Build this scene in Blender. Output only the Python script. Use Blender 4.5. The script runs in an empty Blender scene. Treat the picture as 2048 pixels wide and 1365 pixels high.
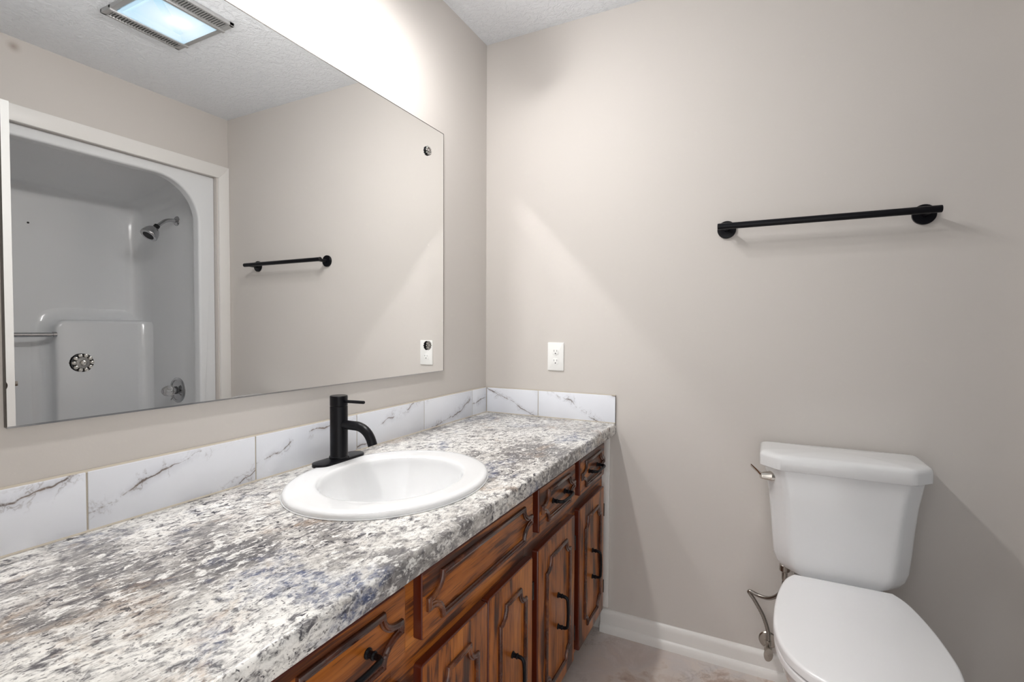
import bpy, bmesh, math, random
from math import pi, sin, cos, radians
from mathutils import Vector, Matrix, Quaternion

S = bpy.context.scene
COL = S.collection

# ------------------------------------------------------------------ camera, world, exposure
FPX, YAW, PITCH, ROLL = 991.8, 0.46596, 0.02655, -0.00435
cam_d = bpy.data.cameras.new('camera')
cam_d.sensor_width = 36.0
cam_d.lens = FPX * 36.0 / 2048.0
cam_d.clip_start = 0.02
cam = bpy.data.objects.new('camera', cam_d)
COL.objects.link(cam)
cam.matrix_world = (Matrix.Translation((1.0921, -1.9149, 1.2057)) @ Matrix.Rotation(YAW, 4, 'Z')
                    @ Matrix.Rotation(pi / 2 - PITCH, 4, 'X') @ Matrix.Rotation(-ROLL, 4, 'Z'))
S.camera = cam

world = bpy.data.worlds.new('world')
S.world = world
world.use_nodes = True
world.node_tree.nodes['Background'].inputs[0].default_value = (1.0, 0.99, 0.985, 1)
world.node_tree.nodes['Background'].inputs[1].default_value = 1.3   # ambient fill added for the room, entering by the open doorway

S.view_settings.view_transform = 'Standard'
S.view_settings.look = 'None'
S.view_settings.gamma = 1.0
S.view_settings.use_curve_mapping = False
S.view_settings.exposure = 0.22
BULB = 370.0          # emission of the vanity globes
S.cycles.caustics_reflective = True
S.cycles.blur_glossy = 0.0
S.cycles.sample_clamp_indirect = 0.0
S.cycles.max_bounces = 8
S.cycles.diffuse_bounces = 4
S.cycles.glossy_bounces = 6
S.cycles.use_denoising = True
S.cycles.use_guiding = True
S.cycles.guiding_training_samples = 128
S.cycles.use_surface_guiding = True

# ------------------------------------------------------------------ dimensions (metres)
H = 2.44          # ceiling
W = 1.797         # right wall
YF = -1.88        # front wall (with the doorway the photo is taken from)
CT, CB, CX = 0.833, 0.789, 0.588      # counter top, underside, front edge
VL = -1.85        # left end of the vanity


# ------------------------------------------------------------------ mesh helpers
class MB:
    def __init__(self):
        self.bm = bmesh.new()

    def box(self, x0, x1, y0, y1, z0, z1, bev=0.0, seg=2):
        r = bmesh.ops.create_cube(self.bm, size=1.0)
        vs = r['verts']
        for v in vs:
            v.co = Vector(((x0 + x1) / 2 + v.co.x * (x1 - x0), (y0 + y1) / 2 + v.co.y * (y1 - y0),
                           (z0 + z1) / 2 + v.co.z * (z1 - z0)))
        if bev:
            es = list({e for v in vs for e in v.link_edges})
            bmesh.ops.bevel(self.bm, geom=es, offset=bev, segments=seg, affect='EDGES', profile=0.5)
        return self

    def loft(self, rings, cap0=True, cap1=True, closed=True):
        """rings: lists of 3-D points, same count"""
        bm = self.bm
        R = [[bm.verts.new(p) for p in r] for r in rings]
        n = len(R[0])
        for a, b in zip(R[:-1], R[1:]):
            for i in range(n if closed else n - 1):
                j = (i + 1) % n
                try:
                    bm.faces.new((a[i], a[j], b[j], b[i]))
                except ValueError:
                    pass
        if cap0 and len(R[0]) > 2:
            bm.faces.new(list(reversed(R[0])))
        if cap1 and len(R[0]) > 2:
            bm.faces.new(R[-1])
        return self

    def lathe(self, prof, origin=(0, 0, 0), axis=(0, 0, 1), n=32, sx=1.0, sy=1.0):
        """prof: (radius, height along the axis)"""
        q = Vector((0, 0, 1)).rotation_difference(Vector(axis).normalized())
        o = Vector(origin)
        rings = []
        for r, h in prof:
            rings.append([o + q @ Vector((r * sx * cos(2 * pi * i / n), r * sy * sin(2 * pi * i / n), h)) for i in range(n)])
        return self.loft(rings)

    def tube(self, pts, r, n=14, caps=True):
        pts = [Vector(p) for p in pts]
        rr = r if isinstance(r, (list, tuple)) else [r] * len(pts)
        T = []
        for i in range(len(pts)):
            a = pts[max(i - 1, 0)]
            b = pts[min(i + 1, len(pts) - 1)]
            T.append((b - a).normalized())
        up = Vector((0, 0, 1)) if abs(T[0].z) < 0.9 else Vector((1, 0, 0))
        nrm = (up - T[0] * up.dot(T[0])).normalized()
        rings = []
        for i, p in enumerate(pts):
            if i:
                nrm = T[i - 1].rotation_difference(T[i]) @ nrm
                nrm = (nrm - T[i] * nrm.dot(T[i])).normalized()
            bn = T[i].cross(nrm)
            rings.append([p + (nrm * cos(2 * pi * k / n) + bn * sin(2 * pi * k / n)) * rr[i] for k in range(n)])
        return self.loft(rings, caps, caps)

    def prism(self, poly, h0, h1, fr, bev=0.0, seg=2):
        """poly: 2-D points; fr(a, b, h) -> 3-D point. bev rounds the h1 face."""
        rings = [[fr(a, b, h0) for a, b in poly]]
        if bev:
            for k in range(seg + 1):
                t = (pi / 2) * k / seg
                ins = bev * (1 - cos(t))
                rings.append([fr(a, b, h1 - bev + bev * sin(t)) for a, b in inset(poly, ins)])
        else:
            rings.append([fr(a, b, h1) for a, b in poly])
        return self.loft(rings)

    def sphere(self, c, r, n=16, sc=(1, 1, 1)):
        m = Matrix.Translation(c) @ Matrix.Diagonal((r * sc[0], r * sc[1], r * sc[2], 1))
        bmesh.ops.create_uvsphere(self.bm, u_segments=n, v_segments=max(6, n // 2), radius=1.0, matrix=m)
        return self

    def build(self, name, mat, parent=None, ang=35, flat=False, origin=None):
        bm = self.bm
        bmesh.ops.remove_doubles(bm, verts=bm.verts, dist=1e-6)
        bmesh.ops.recalc_face_normals(bm, faces=bm.faces)
        me = bpy.data.meshes.new(name)
        if origin is not None:
            for v in bm.verts:
                v.co -= Vector(origin)
        bm.to_mesh(me)
        bm.free()
        if not flat:
            for p in me.polygons:
                p.use_smooth = True
            me.set_sharp_from_angle(angle=radians(ang))
        me.materials.append(mat)
        o = bpy.data.objects.new(name, me)
        COL.objects.link(o)
        if parent:
            o.parent = parent
            if origin is not None:
                o.location = Vector(origin) - parent_loc(parent)
            else:
                o.location = -parent_loc(parent)
        elif origin is not None:
            o.location = origin
        return o


def parent_loc(o):
    v = Vector((0, 0, 0))
    while o:
        v += o.location
        o = o.parent
    return v


def inset(poly, d):
    """offset a closed 2-D outline inwards by d (works for either winding)"""
    if d == 0:
        return list(poly)
    n = len(poly)
    area = sum(poly[i][0] * poly[(i + 1) % n][1] - poly[(i + 1) % n][0] * poly[i][1] for i in range(n))
    s = 1 if area > 0 else -1
    out = []
    for i in range(n):
        p0, p1, p2 = Vector(poly[i - 1]), Vector(poly[i]), Vector(poly[(i + 1) % n])
        e1, e2 = (p1 - p0).normalized(), (p2 - p1).normalized()
        n1, n2 = Vector((-e1.y, e1.x)) * s, Vector((-e2.y, e2.x)) * s
        m = n1 + n2
        if m.length < 1e-6:
            m = n1
        m.normalize()
        k = d / max(0.35, m.dot(n1))
        out.append(tuple(p1 + m * k))
    return out


def plate_with_hole(bm, outer, hole):
    """fill between a 4-corner outline and a closed hole loop: a fan from each corner, bridged at the quadrant points"""
    n = len(hole)
    near = [min(range(n), key=lambda i: (hole[i].co - c.co).length) for c in outer]
    step = 1 if ((near[1] - near[0]) % n) < n / 2 else -1
    for k in range(4):
        i, j = near[k], near[(k + 1) % 4]
        m = ((j - i) * step) % n
        seq = [(i + step * q) % n for q in range(m + 1)]
        h = len(seq) // 2
        a, c = outer[k], outer[(k + 1) % 4]
        for q in range(m):
            v = a if q < h else c
            bm.faces.new((v, hole[seq[q]], hole[seq[q + 1]]))
        bm.faces.new((a, c, hole[seq[h]]))


def rrect(a0, a1, b0, b1, r, n=6):
    """rounded rectangle outline; r one radius or four (a0b0, a1b0, a1b1, a0b1)"""
    rs = r if isinstance(r, (list, tuple)) else [r] * 4
    out = []
    cs = [(a0, b0, 1, 1, pi), (a1, b0, -1, 1, 1.5 * pi), (a1, b1, -1, -1, 0), (a0, b1, 1, -1, 0.5 * pi)]
    for (a, b, sa, sb, st), q in zip(cs, rs):
        ca, cb = a + sa * q, b + sb * q
        for k in range(n + 1):
            t = st + (pi / 2) * k / n
            out.append((ca + q * cos(t), cb + q * sin(t)))
    return out


def spline(pts, n):
    """Catmull-Rom through 2-D or 3-D points"""
    P = [Vector(p) for p in pts]
    P = [2 * P[0] - P[1]] + P + [2 * P[-1] - P[-2]]
    out = []
    for i in range(1, len(P) - 2):
        for k in range(n):
            t = k / n
            a, b, c, d = P[i - 1], P[i], P[i + 1], P[i + 2]
            out.append(0.5 * ((2 * b) + (c - a) * t + (2 * a - 5 * b + 4 * c - d) * t * t + (-a + 3 * b - 3 * c + d) * t ** 3))
    out.append(P[-2])
    return out


def thing(name, label, cat, loc=(0, 0, 0), group=None):
    o = bpy.data.objects.new(name, None)
    COL.objects.link(o)
    o.empty_display_size = 0.05
    o.location = loc
    o['label'] = label
    o['category'] = cat
    if group:
        o['group'] = group
    return o


def tag(o, label, cat, group=None):
    o['label'] = label
    o['category'] = cat
    if group:
        o['group'] = group
    return o


def struct(o, label=None, cat=None):
    o['kind'] = 'structure'
    if label:
        o['label'] = label
    if cat:
        o['category'] = cat
    return o


# ------------------------------------------------------------------ materials
def srgb(r, g, b):
    f = lambda c: c / 12.92 if c <= 0.04045 else ((c + 0.055) / 1.055) ** 2.4
    return (f(r / 255), f(g / 255), f(b / 255), 1)


class Mat:
    def __init__(self, name, col=(0.8, 0.8, 0.8, 1), rough=0.5, metal=0.0, spec=0.5, coat=0.0, coat_rough=0.05):
        self.m = bpy.data.materials.new(name)
        self.m.use_nodes = True
        self.nt = self.m.node_tree
        self.b = self.nt.nodes['Principled BSDF']
        self.b.inputs['Base Color'].default_value = col
        self.b.inputs['Roughness'].default_value = rough
        self.b.inputs['Metallic'].default_value = metal
        self.b.inputs['Specular IOR Level'].default_value = spec
        self.b.inputs['Coat Weight'].default_value = coat
        self.b.inputs['Coat Roughness'].default_value = coat_rough

    def n(self, t, **kw):
        nd = self.nt.nodes.new(t)
        for k, v in kw.items():
            if k.startswith('i_'):
                nd.inputs[k[2:].replace('_', ' ')].default_value = v
            else:
                setattr(nd, k, v)
        return nd

    def l(self, a, b):
        self.nt.links.new(a, b)

    def coords(self, scale=(1, 1, 1), rot=(0, 0, 0), kind='Object', loc=(0, 0, 0)):
        tc = self.n('ShaderNodeTexCoord')
        mp = self.n('ShaderNodeMapping')
        mp.inputs['Scale'].default_value = scale
        mp.inputs['Rotation'].default_value = rot
        mp.inputs['Location'].default_value = loc
        self.l(tc.outputs[kind], mp.inputs['Vector'])
        return mp.outputs['Vector']

    def noise(self, vec, scale, detail=4, rough=0.5, dist=0.0):
        nd = self.n('ShaderNodeTexNoise')
        nd.inputs['Scale'].default_value = scale
        nd.inputs['Detail'].default_value = detail
        nd.inputs['Roughness'].default_value = rough
        nd.inputs['Distortion'].default_value = dist
        if vec is not None:
            self.l(vec, nd.inputs['Vector'])
        return nd

    def ramp(self, fac, stops, interp='LINEAR'):
        nd = self.n('ShaderNodeValToRGB')
        cr = nd.color_ramp
        cr.interpolation = interp
        while len(cr.elements) > 1:
            cr.elements.remove(cr.elements[-1])
        cr.elements[0].position = stops[0][0]
        cr.elements[0].color = stops[0][1]
        for p, c in stops[1:]:
            e = cr.elements.new(p)
            e.color = c
        self.l(fac, nd.inputs[0])
        return nd.outputs[0]

    def mix(self, fac, a, b, mode='MIX'):
        nd = self.n('ShaderNodeMix', data_type='RGBA', blend_type=mode)
        if isinstance(fac, (int, float)):
            nd.inputs[0].default_value = fac
        else:
            self.l(fac, nd.inputs[0])
        for i, v in ((6, a), (7, b)):
            if isinstance(v, tuple):
                nd.inputs[i].default_value = v
            else:
                self.l(v, nd.inputs[i])
        return nd.outputs[2]

    def math(self, op, a, b=None, clamp=False):
        nd = self.n('ShaderNodeMath', operation=op, use_clamp=clamp)
        for i, v in ((0, a), (1, b)):
            if v is None:
                continue
            if isinstance(v, (int, float)):
                nd.inputs[i].default_value = v
            else:
                self.l(v, nd.inputs[i])
        return nd.outputs[0]

    def warp(self, vec, scale, amount, detail=3):
        nz = self.noise(vec, scale, detail)
        sub = self.n('ShaderNodeVectorMath', operation='SUBTRACT')
        self.l(nz.outputs['Color'], sub.inputs[0])
        sub.inputs[1].default_value = (0.5, 0.5, 0.5)
        sc = self.n('ShaderNodeVectorMath', operation='SCALE')
        self.l(sub.outputs[0], sc.inputs[0])
        sc.inputs['Scale'].default_value = amount
        ad = self.n('ShaderNodeVectorMath', operation='ADD')
        self.l(vec, ad.inputs[0])
        self.l(sc.outputs[0], ad.inputs[1])
        return ad.outputs[0]

    def bump(self, h, strength=0.3, dist=0.002):
        nd = self.n('ShaderNodeBump')
        nd.inputs['Strength'].default_value = strength
        nd.inputs['Distance'].default_value = dist
        self.l(h, nd.inputs['Height'])
        self.l(nd.outputs[0], self.b.inputs['Normal'])

    def base(self, c):
        self.l(c, self.b.inputs['Base Color'])


G = lambda v: (v, v, v, 1)

# painted walls: warm greige, satin, faint roller texture
m = Mat('wall_paint', srgb(204, 196, 190), 0.6, spec=0.12)
v = m.coords()
m.base(m.mix(m.noise(v, 2.2, 3).outputs[0], srgb(207, 202, 197), srgb(210, 205, 200)))
m.bump(m.noise(v, 260, 2).outputs[0], 0.08, 0.001)
M_WALL = m.m

# ceiling: knock-down texture
m = Mat('ceiling_texture', srgb(236, 239, 243), 0.75, spec=0.2)
v = m.coords()
vw = m.warp(v, 9, 0.08)
n1 = m.noise(vw, 45, 4, 0.6, 0.6)
h = m.ramp(n1.outputs[0], [(0.42, G(0)), (0.56, G(1))])
n2 = m.noise(v, 240, 2)
m.bump(m.math('ADD', h, m.math('MULTIPLY', n2.outputs[0], 0.35)), 0.55, 0.004)
M_CEIL = m.m

m = Mat('white_trim_paint', srgb(233, 231, 228), 0.32, spec=0.5)
M_TRIM = m.m
m = Mat('white_door_paint', srgb(238, 238, 236), 0.32, spec=0.5)
M_DOOR = m.m

# floor: beige-pink marbled sheet vinyl
m = Mat('marbled_vinyl', rough=0.33)
v = m.coords()
vw = m.warp(v, 3.5, 0.35, 5)
n1 = m.noise(vw, 4.5, 8, 0.62, 0.6)
c = m.ramp(n1.outputs[0], [(0.30, srgb(150, 126, 112)), (0.40, srgb(190, 170, 158)), (0.48, srgb(214, 204, 197)),
                           (0.58, srgb(204, 198, 196)), (0.68, srgb(224, 219, 216))])
vn = m.math('ABSOLUTE', m.math('SUBTRACT', m.noise(m.warp(v, 5, 0.5, 6), 6, 6, 0.6).outputs[0], 0.5))
vein = m.ramp(vn, [(0.0, G(1)), (0.035, G(0))])
msk = m.ramp(m.noise(v, 3, 2).outputs[0], [(0.5, G(0)), (0.62, G(0.35))])
c = m.mix(m.math('MULTIPLY', vein, msk), c, srgb(122, 98, 84))
pk = m.ramp(m.noise(vw, 2.2, 3).outputs[0], [(0.45, G(0)), (0.7, G(0.5))])
m.base(m.mix(pk, c, srgb(194, 172, 160)))
M_FLOOR = m.m

# granite-look laminate
m = Mat('granite_laminate', rough=0.3, spec=0.5)
ROT = (0, 0, radians(-30))
v = m.coords((1, 1, 1), ROT)
vs = m.coords((1.2, 0.8, 1.1), ROT)                           # stretched along the flow
vw = m.warp(vs, 3.2, 0.30, 4)
cl = m.noise(vw, 4.6, 9, 0.60, 0.4)                             # big clouds
base = m.ramp(cl.outputs[0], [(0.35, srgb(112, 111, 112)), (0.43, srgb(150, 147, 144)), (0.48, srgb(206, 203, 198)),
                              (0.56, srgb(232, 230, 225)), (0.72, srgb(238, 236, 232))])
vm = m.warp(vs, 22, 0.03, 3)
mid = m.noise(vm, 50, 7, 0.70, 0.5)                             # flaky mid scale
flk = m.ramp(mid.outputs[0], [(0.38, G(1)), (0.46, G(0.4)), (0.53, G(0))])
base = m.mix(flk, base, srgb(92, 90, 94))
wht = m.ramp(m.noise(vm, 44, 6, 0.66).outputs[0], [(0.54, G(0)), (0.61, G(0.9))])
base = m.mix(wht, base, srgb(234, 233, 229))
tan = m.ramp(m.noise(vw, 8, 9, 0.72, 0.4).outputs[0], [(0.56, G(0)), (0.66, G(0.6))])
base = m.mix(tan, base, srgb(172, 148, 124))
blu = m.ramp(m.noise(vw, 5.1, 6, 0.62, 0.2).outputs[0], [(0.56, G(0)), (0.66, G(0.75))])
base = m.mix(m.math('MULTIPLY', blu, m.ramp(mid.outputs[0], [(0.42, G(1)), (0.60, G(0.1))])), base, srgb(64, 82, 122))
region = m.ramp(m.noise(vw, 6, 4).outputs[0], [(0.38, G(0.2)), (0.55, G(1))])
spk = m.noise(m.warp(vs, 40, 0.03), 58, 4, 0.6, 0.5)            # dark mica flecks
sp = m.math('MULTIPLY', m.ramp(spk.outputs[0], [(0.605, G(0)), (0.635, G(1))]), region)
base = m.mix(sp, base, srgb(40, 40, 52))
spk2 = m.noise(vs, 190, 2, 0.5)
base = m.mix(m.ramp(spk2.outputs[0], [(0.62, G(0)), (0.67, G(0.75))]), base, srgb(88, 84, 84))
spk3 = m.noise(vs, 34, 4, 0.6, 0.6)
base = m.mix(m.ramp(spk3.outputs[0], [(0.685, G(0)), (0.71, G(0.95))]), base, srgb(46, 42, 44))
vf = m.coords((2.3, 0.8, 1.6), ROT)
fine = m.noise(m.warp(vf, 30, 0.02), 85, 5, 0.75, 0.3)          # fine flaky grain over everything
base = m.mix(1.0, base, m.ramp(fine.outputs[0], [(0.33, G(0.46)), (0.44, G(0.84)), (0.53, G(1.0))]), 'MULTIPLY')
hi = m.ramp(m.noise(m.warp(vf, 30, 0.02), 60, 4, 0.7).outputs[0], [(0.56, G(0)), (0.62, G(0.6))])
base = m.mix(hi, base, srgb(232, 231, 228))
m.base(base)
m.bump(mid.outputs[0], 0.05, 0.001)
M_GRANITE = m.m

# marble-look wall tile
def marble(name):
    m = Mat(name, rough=0.14, spec=0.5)
    oi = m.n('ShaderNodeObjectInfo')
    tc = m.n('ShaderNodeTexCoord')
    off = m.n('ShaderNodeVectorMath', operation='SCALE')
    comb = m.n('ShaderNodeCombineXYZ')
    for i, k in ((0, 17.0), (1, 31.0), (2, 23.0)):
        m.l(m.math('MULTIPLY', oi.outputs['Random'], k), comb.inputs[i])
    ad = m.n('ShaderNodeVectorMath', operation='ADD')
    m.l(tc.outputs['Object'], ad.inputs[0])
    m.l(comb.outputs[0], ad.inputs[1])
    v = m.warp(ad.outputs[0], 5.5, 0.10, 4)
    v = m.warp(v, 32, 0.013, 5)
    mp = m.n('ShaderNodeMapping')
    mp.inputs['Rotation'].default_value = (radians(-15), 0, 0)
    m.l(v, mp.inputs['Vector'])
    sx = m.n('ShaderNodeSeparateXYZ')
    m.l(mp.outputs[0], sx.inputs[0])
    fr = m.math('ABSOLUTE', m.math('SUBTRACT', m.math('FRACT', m.math('MULTIPLY', sx.outputs[2], 8.0)), 0.5))
    wd = m.ramp(m.noise(v, 26, 3).outputs[0], [(0.35, G(0.25)), (0.7, G(1))])
    a = m.math('DIVIDE', fr, wd)
    thin = m.ramp(a, [(0.0, G(1)), (0.012, G(0.8)), (0.028, G(0.15)), (0.09, G(0))])
    smear = m.ramp(fr, [(0.0, G(0.55)), (0.16, G(0))])
    brk = m.ramp(m.noise(ad.outputs[0], 10, 7, 0.72).outputs[0], [(0.43, G(0)), (0.52, G(1))])
    # fine branches leaving the main vein
    bn = m.math('ABSOLUTE', m.math('SUBTRACT', m.noise(v, 11, 5, 0.6).outputs[0], 0.5))
    br = m.math('MULTIPLY', m.ramp(bn, [(0.0, G(0.7)), (0.008, G(0.25)), (0.02, G(0))]), m.ramp(fr, [(0.0, G(1)), (0.10, G(0.5)), (0.2, G(0))]))
    soft = m.mix(m.noise(v, 4, 3).outputs[0], srgb(226, 230, 239), srgb(238, 240, 245))
    soft = m.mix(m.math('MULTIPLY', smear, brk), soft, srgb(206, 208, 216))
    vc = m.mix(m.noise(v, 30, 2).outputs[0], srgb(78, 72, 74), srgb(140, 120, 104))
    m.base(m.mix(m.math('MULTIPLY', m.math('MAXIMUM', thin, br), brk), soft, vc))
    return m.m
M_MARBLE = marble('marble_tile')
M_GROUT = Mat('beige_grout', srgb(186, 178, 164), 0.8, spec=0.2).m

# stained oak
def oak(name, axis, base_shift=1.0):
    m = Mat(name, rough=0.34, spec=0.35, coat=0.18, coat_rough=0.15)
    st = {'y': (16, 1.5, 16), 'z': (16, 16, 1.5)}[axis]
    v0 = m.coords((1, 1, 1))
    oi = m.n('ShaderNodeObjectInfo')
    cx = m.n('ShaderNodeCombineXYZ')
    for i, k in ((0, 3.7), (1, 5.1), (2, 4.3)):
        m.l(m.math('MULTIPLY', oi.outputs['Random'], k), cx.inputs[i])
    ad = m.n('ShaderNodeVectorMath', operation='ADD')
    m.l(v0, ad.inputs[0]); m.l(cx.outputs[0], ad.inputs[1])
    mp = m.n('ShaderNodeMapping')
    mp.inputs['Scale'].default_value = st
    m.l(ad.outputs[0], mp.inputs['Vector'])
    def grain(across, along, warp=None):
        q = m.n('ShaderNodeMapping')
        q.inputs['Scale'].default_value = {'y': (across, along, across), 'z': (across, across, along)}[axis]
        m.l(ad.outputs[0], q.inputs['Vector'])
        return q.outputs[0]
    flame = m.noise(grain(13, 2.6), 1.0, 3, 0.55, 0.9)
    streak = m.noise(grain(150, 7), 1.0, 4, 0.65)
    ring = m.noise(grain(55, 1.6), 1.0, 2, 0.5, 0.5)
    val = m.math('ADD', flame.outputs[0], m.math('MULTIPLY', m.math('SUBTRACT', streak.outputs[0], 0.5), 0.34))
    val = m.math('ADD', val, m.math('MULTIPLY', m.math('SUBTRACT', ring.outputs[0], 0.5), 0.30))
    c = m.ramp(val, [(0.34, srgb(52, 22, 7)), (0.43, srgb(88, 42, 12)), (0.47, srgb(140, 76, 22)), (0.58, srgb(170, 98, 33)), (0.72, srgb(196, 122, 48))])
    pore = m.noise(grain(420, 14), 1.0, 2, 0.6)
    c = m.mix(m.ramp(pore.outputs[0], [(0.58, G(0)), (0.68, G(0.7))]), c, srgb(56, 26, 10))
    m.base(c)
    m.bump(streak.outputs[0], 0.12, 0.0006)
    return m.m
M_OAKH = oak('stained_oak_horizontal', 'y')
M_OAKV = oak('stained_oak_vertical', 'z')
M_OAKEDGE = Mat('red_stained_edge', srgb(84, 30, 14), 0.28, coat=0.4).m
m = Mat('stained_oak_moulding', rough=0.24, spec=0.5, coat=0.6)  # stain kept darker than the boards to paint in the groove shadow
nz = m.noise(m.coords(), 22, 3, 0.5)
m.base(m.ramp(nz.outputs[0], [(0.35, srgb(48, 18, 7)), (0.58, srgb(84, 38, 14)), (0.70, srgb(120, 68, 30))]))
M_MOULD = m.m

M_BLACK = Mat('matte_black_metal', (0.004, 0.004, 0.006, 1), 0.30, metal=0.0, spec=0.22).m
M_HINGE = Mat('black_hinge', (0.012, 0.012, 0.013, 1), 0.4, metal=0.4).m
M_PORC = Mat('white_porcelain', srgb(229, 230, 231), 0.10, spec=0.5, coat=0.3).m
M_SEAT = Mat('white_seat_plastic', srgb(234, 234, 235), 0.22, spec=0.5).m
M_FIBER = Mat('white_fibreglass', srgb(226, 228, 230), 0.13, spec=0.5, coat=0.3).m
M_CHROME = Mat('chrome', (0.50, 0.50, 0.51, 1), 0.12, metal=1.0).m
M_NICKEL = Mat('brushed_nickel', (0.42, 0.39, 0.35, 1), 0.28, metal=1.0).m
M_LEVER = Mat('polished_nickel', (0.66, 0.62, 0.57, 1), 0.16, metal=1.0).m
M_BRONZE = Mat('dark_bronze', (0.035, 0.028, 0.022, 1), 0.35, metal=0.8).m
M_PLATE = Mat('white_outlet_plastic', srgb(240, 240, 238), 0.3).m
M_SLOT = Mat('dark_slot', (0.02, 0.02, 0.02, 1), 0.6).m
M_VENT = Mat('aged_metal_grille', (0.42, 0.42, 0.42, 1), 0.35, metal=0.5).m
M_SHADE = Mat('painted_shade', (0.03, 0.03, 0.03, 1), 0.8).m  # near-black that paints shade under the cabinet and behind the grilles
M_ROSE = Mat('rosette_chrome', (0.42, 0.41, 0.39, 1), 0.2, metal=1.0).m
M_EDGE = Mat('mirror_edge', (0.10, 0.09, 0.08, 1), 0.25, metal=0.5).m
m = Mat('clear_acrylic', (0.9, 0.9, 0.9, 1), 0.05)
m.b.inputs['Transmission Weight'].default_value = 0.85
m.b.inputs['IOR'].default_value = 1.49
M_ACRYL = m.m

m = Mat('braided_steel', rough=0.3, metal=1.0)
wv = m.n('ShaderNodeTexWave', wave_type='BANDS', bands_direction='DIAGONAL')
wv.inputs['Scale'].default_value = 160
wv.inputs['Distortion'].default_value = 1.5
m.l(m.coords(), wv.inputs['Vector'])
m.base(m.ramp(wv.outputs[0], [(0.2, (0.12, 0.11, 0.10, 1)), (0.8, (0.50, 0.47, 0.43, 1))]))
M_BRAID = m.m

# mirror with one desilvered spot near its left edge
m = Mat('mirror_silver', (0.93, 0.935, 0.93, 1), 0.0, metal=1.0)
tc = m.n('ShaderNodeTexCoord')
dn = m.n('ShaderNodeVectorMath', operation='DISTANCE')
m.l(tc.outputs['Object'], dn.inputs[0])
dn.inputs[1].default_value = (0.0055, -1.551, 1.657)
spot = m.ramp(dn.outputs['Value'], [(0.0, G(0.55)), (0.003, G(0.4)), (0.0095, G(0))])
dif = m.n('ShaderNodeBsdfDiffuse')
dif.inputs[0].default_value = srgb(120, 98, 84)
ms = m.n('ShaderNodeMixShader')
m.l(spot, ms.inputs[0])
m.l(m.b.outputs[0], ms.inputs[1])
m.l(dif.outputs[0], ms.inputs[2])
m.l(ms.outputs[0], m.nt.nodes['Material Output'].inputs[0])
M_MIRROR = m.m

def glow(name, col, strength):
    m = bpy.data.materials.new(name)
    m.use_nodes = True
    b = m.node_tree.nodes['Principled BSDF']
    b.inputs['Base Color'].default_value = (0.8, 0.8, 0.8, 1)
    b.inputs['Emission Color'].default_value = col
    b.inputs['Emission Strength'].default_value = strength
    return m
M_BULB = glow('lit_globe', (1.0, 0.98, 0.965, 1), BULB)
# frosted lens, brightest around its lamp
m = Mat('lit_lens', (0.25, 0.25, 0.25, 1), 0.3)
tc = m.n('ShaderNodeTexCoord')
dn = m.n('ShaderNodeVectorMath', operation='DISTANCE')
m.l(tc.outputs['Object'], dn.inputs[0])
dn.inputs[1].default_value = (1.045, -0.70, 2.445)
m.b.inputs['Emission Strength'].default_value = 1.0
m.l(m.ramp(dn.outputs['Value'], [(0.02, (0.90, 0.92, 0.92, 1)), (0.06, (0.62, 0.75, 0.81, 1)), (0.15, (0.36, 0.56, 0.70, 1))]),
    m.b.inputs['Emission Color'])
M_LENS = m.m

# ------------------------------------------------------------------ room shell
T = 0.1
SY0, SY1, SZ = -1.55, -0.072, 2.083      # opening for the tub and shower in the right wall
DX0, DX1, DZ = 0.69, 1.50, 2.06          # doorway in the front wall
o = MB().box(-T, W + 0.95, YF - T, T, -T, 0).build('floor', M_FLOOR, flat=True)
struct(o, 'beige and pink marbled vinyl floor', 'floor')
o = MB().box(-T, W + 0.95, YF - T, T, H, H + T).build('ceiling', M_CEIL, flat=True)
struct(o, 'white textured ceiling', 'ceiling')
o = MB().box(-T, 0, YF - T, T, 0, H).build('wall_left', M_WALL, flat=True)
struct(o, 'greige wall behind the mirror', 'wall')
o = MB().box(0, W + 0.95, 0, T, 0, H).build('wall_back', M_WALL, flat=True)
struct(o, 'greige wall behind the toilet', 'wall')
b = MB()
b.box(W, W + T, SY1, 0, 0, H)
b.box(W, W + T, YF, SY0, 0, H)
b.box(W, W + T, SY0, SY1, SZ, H)
b.box(W + 0.85, W + 0.95, YF - T, 0, 0, H)
o = b.build('wall_right', M_WALL, flat=True)
struct(o, 'greige wall around the shower opening', 'wall')
b = MB()
b.box(0, DX0, YF - T, YF, 0, H)
b.box(DX1, W + 0.85, YF - T, YF, 0, H)
b.box(DX0, DX1, YF - T, YF, DZ, H)
o = b.build('wall_front', M_WALL, flat=True)
struct(o, 'greige wall with the doorway', 'wall')

# baseboard: tall flat board with an eased top and a quarter-round shoe
prof = [(0, 0), (-0.024, 0), (-0.0235, 0.012), (-0.021, 0.022), (-0.0165, 0.029), (-0.0115, 0.031), (-0.0115, 0.066),
        (-0.010, 0.076), (-0.006, 0.083), (-0.0015, 0.086), (0, 0.086)]
rings = [[(x, y, z) for y, z in prof] for x in (0.535, W)]
o = MB().loft(rings).build('baseboard_back', M_TRIM, ang=50)
struct(o, 'white painted baseboard under the toilet wall', 'baseboard')
# white scribe strip between the vanity and the wall
o = MB().box(0.5355, 0.566, -0.013, -0.0005, 0.098, 0.786, 0.0015).build('trim_1', M_TRIM)
struct(o, 'narrow white trim strip beside the vanity', 'trim')
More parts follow.
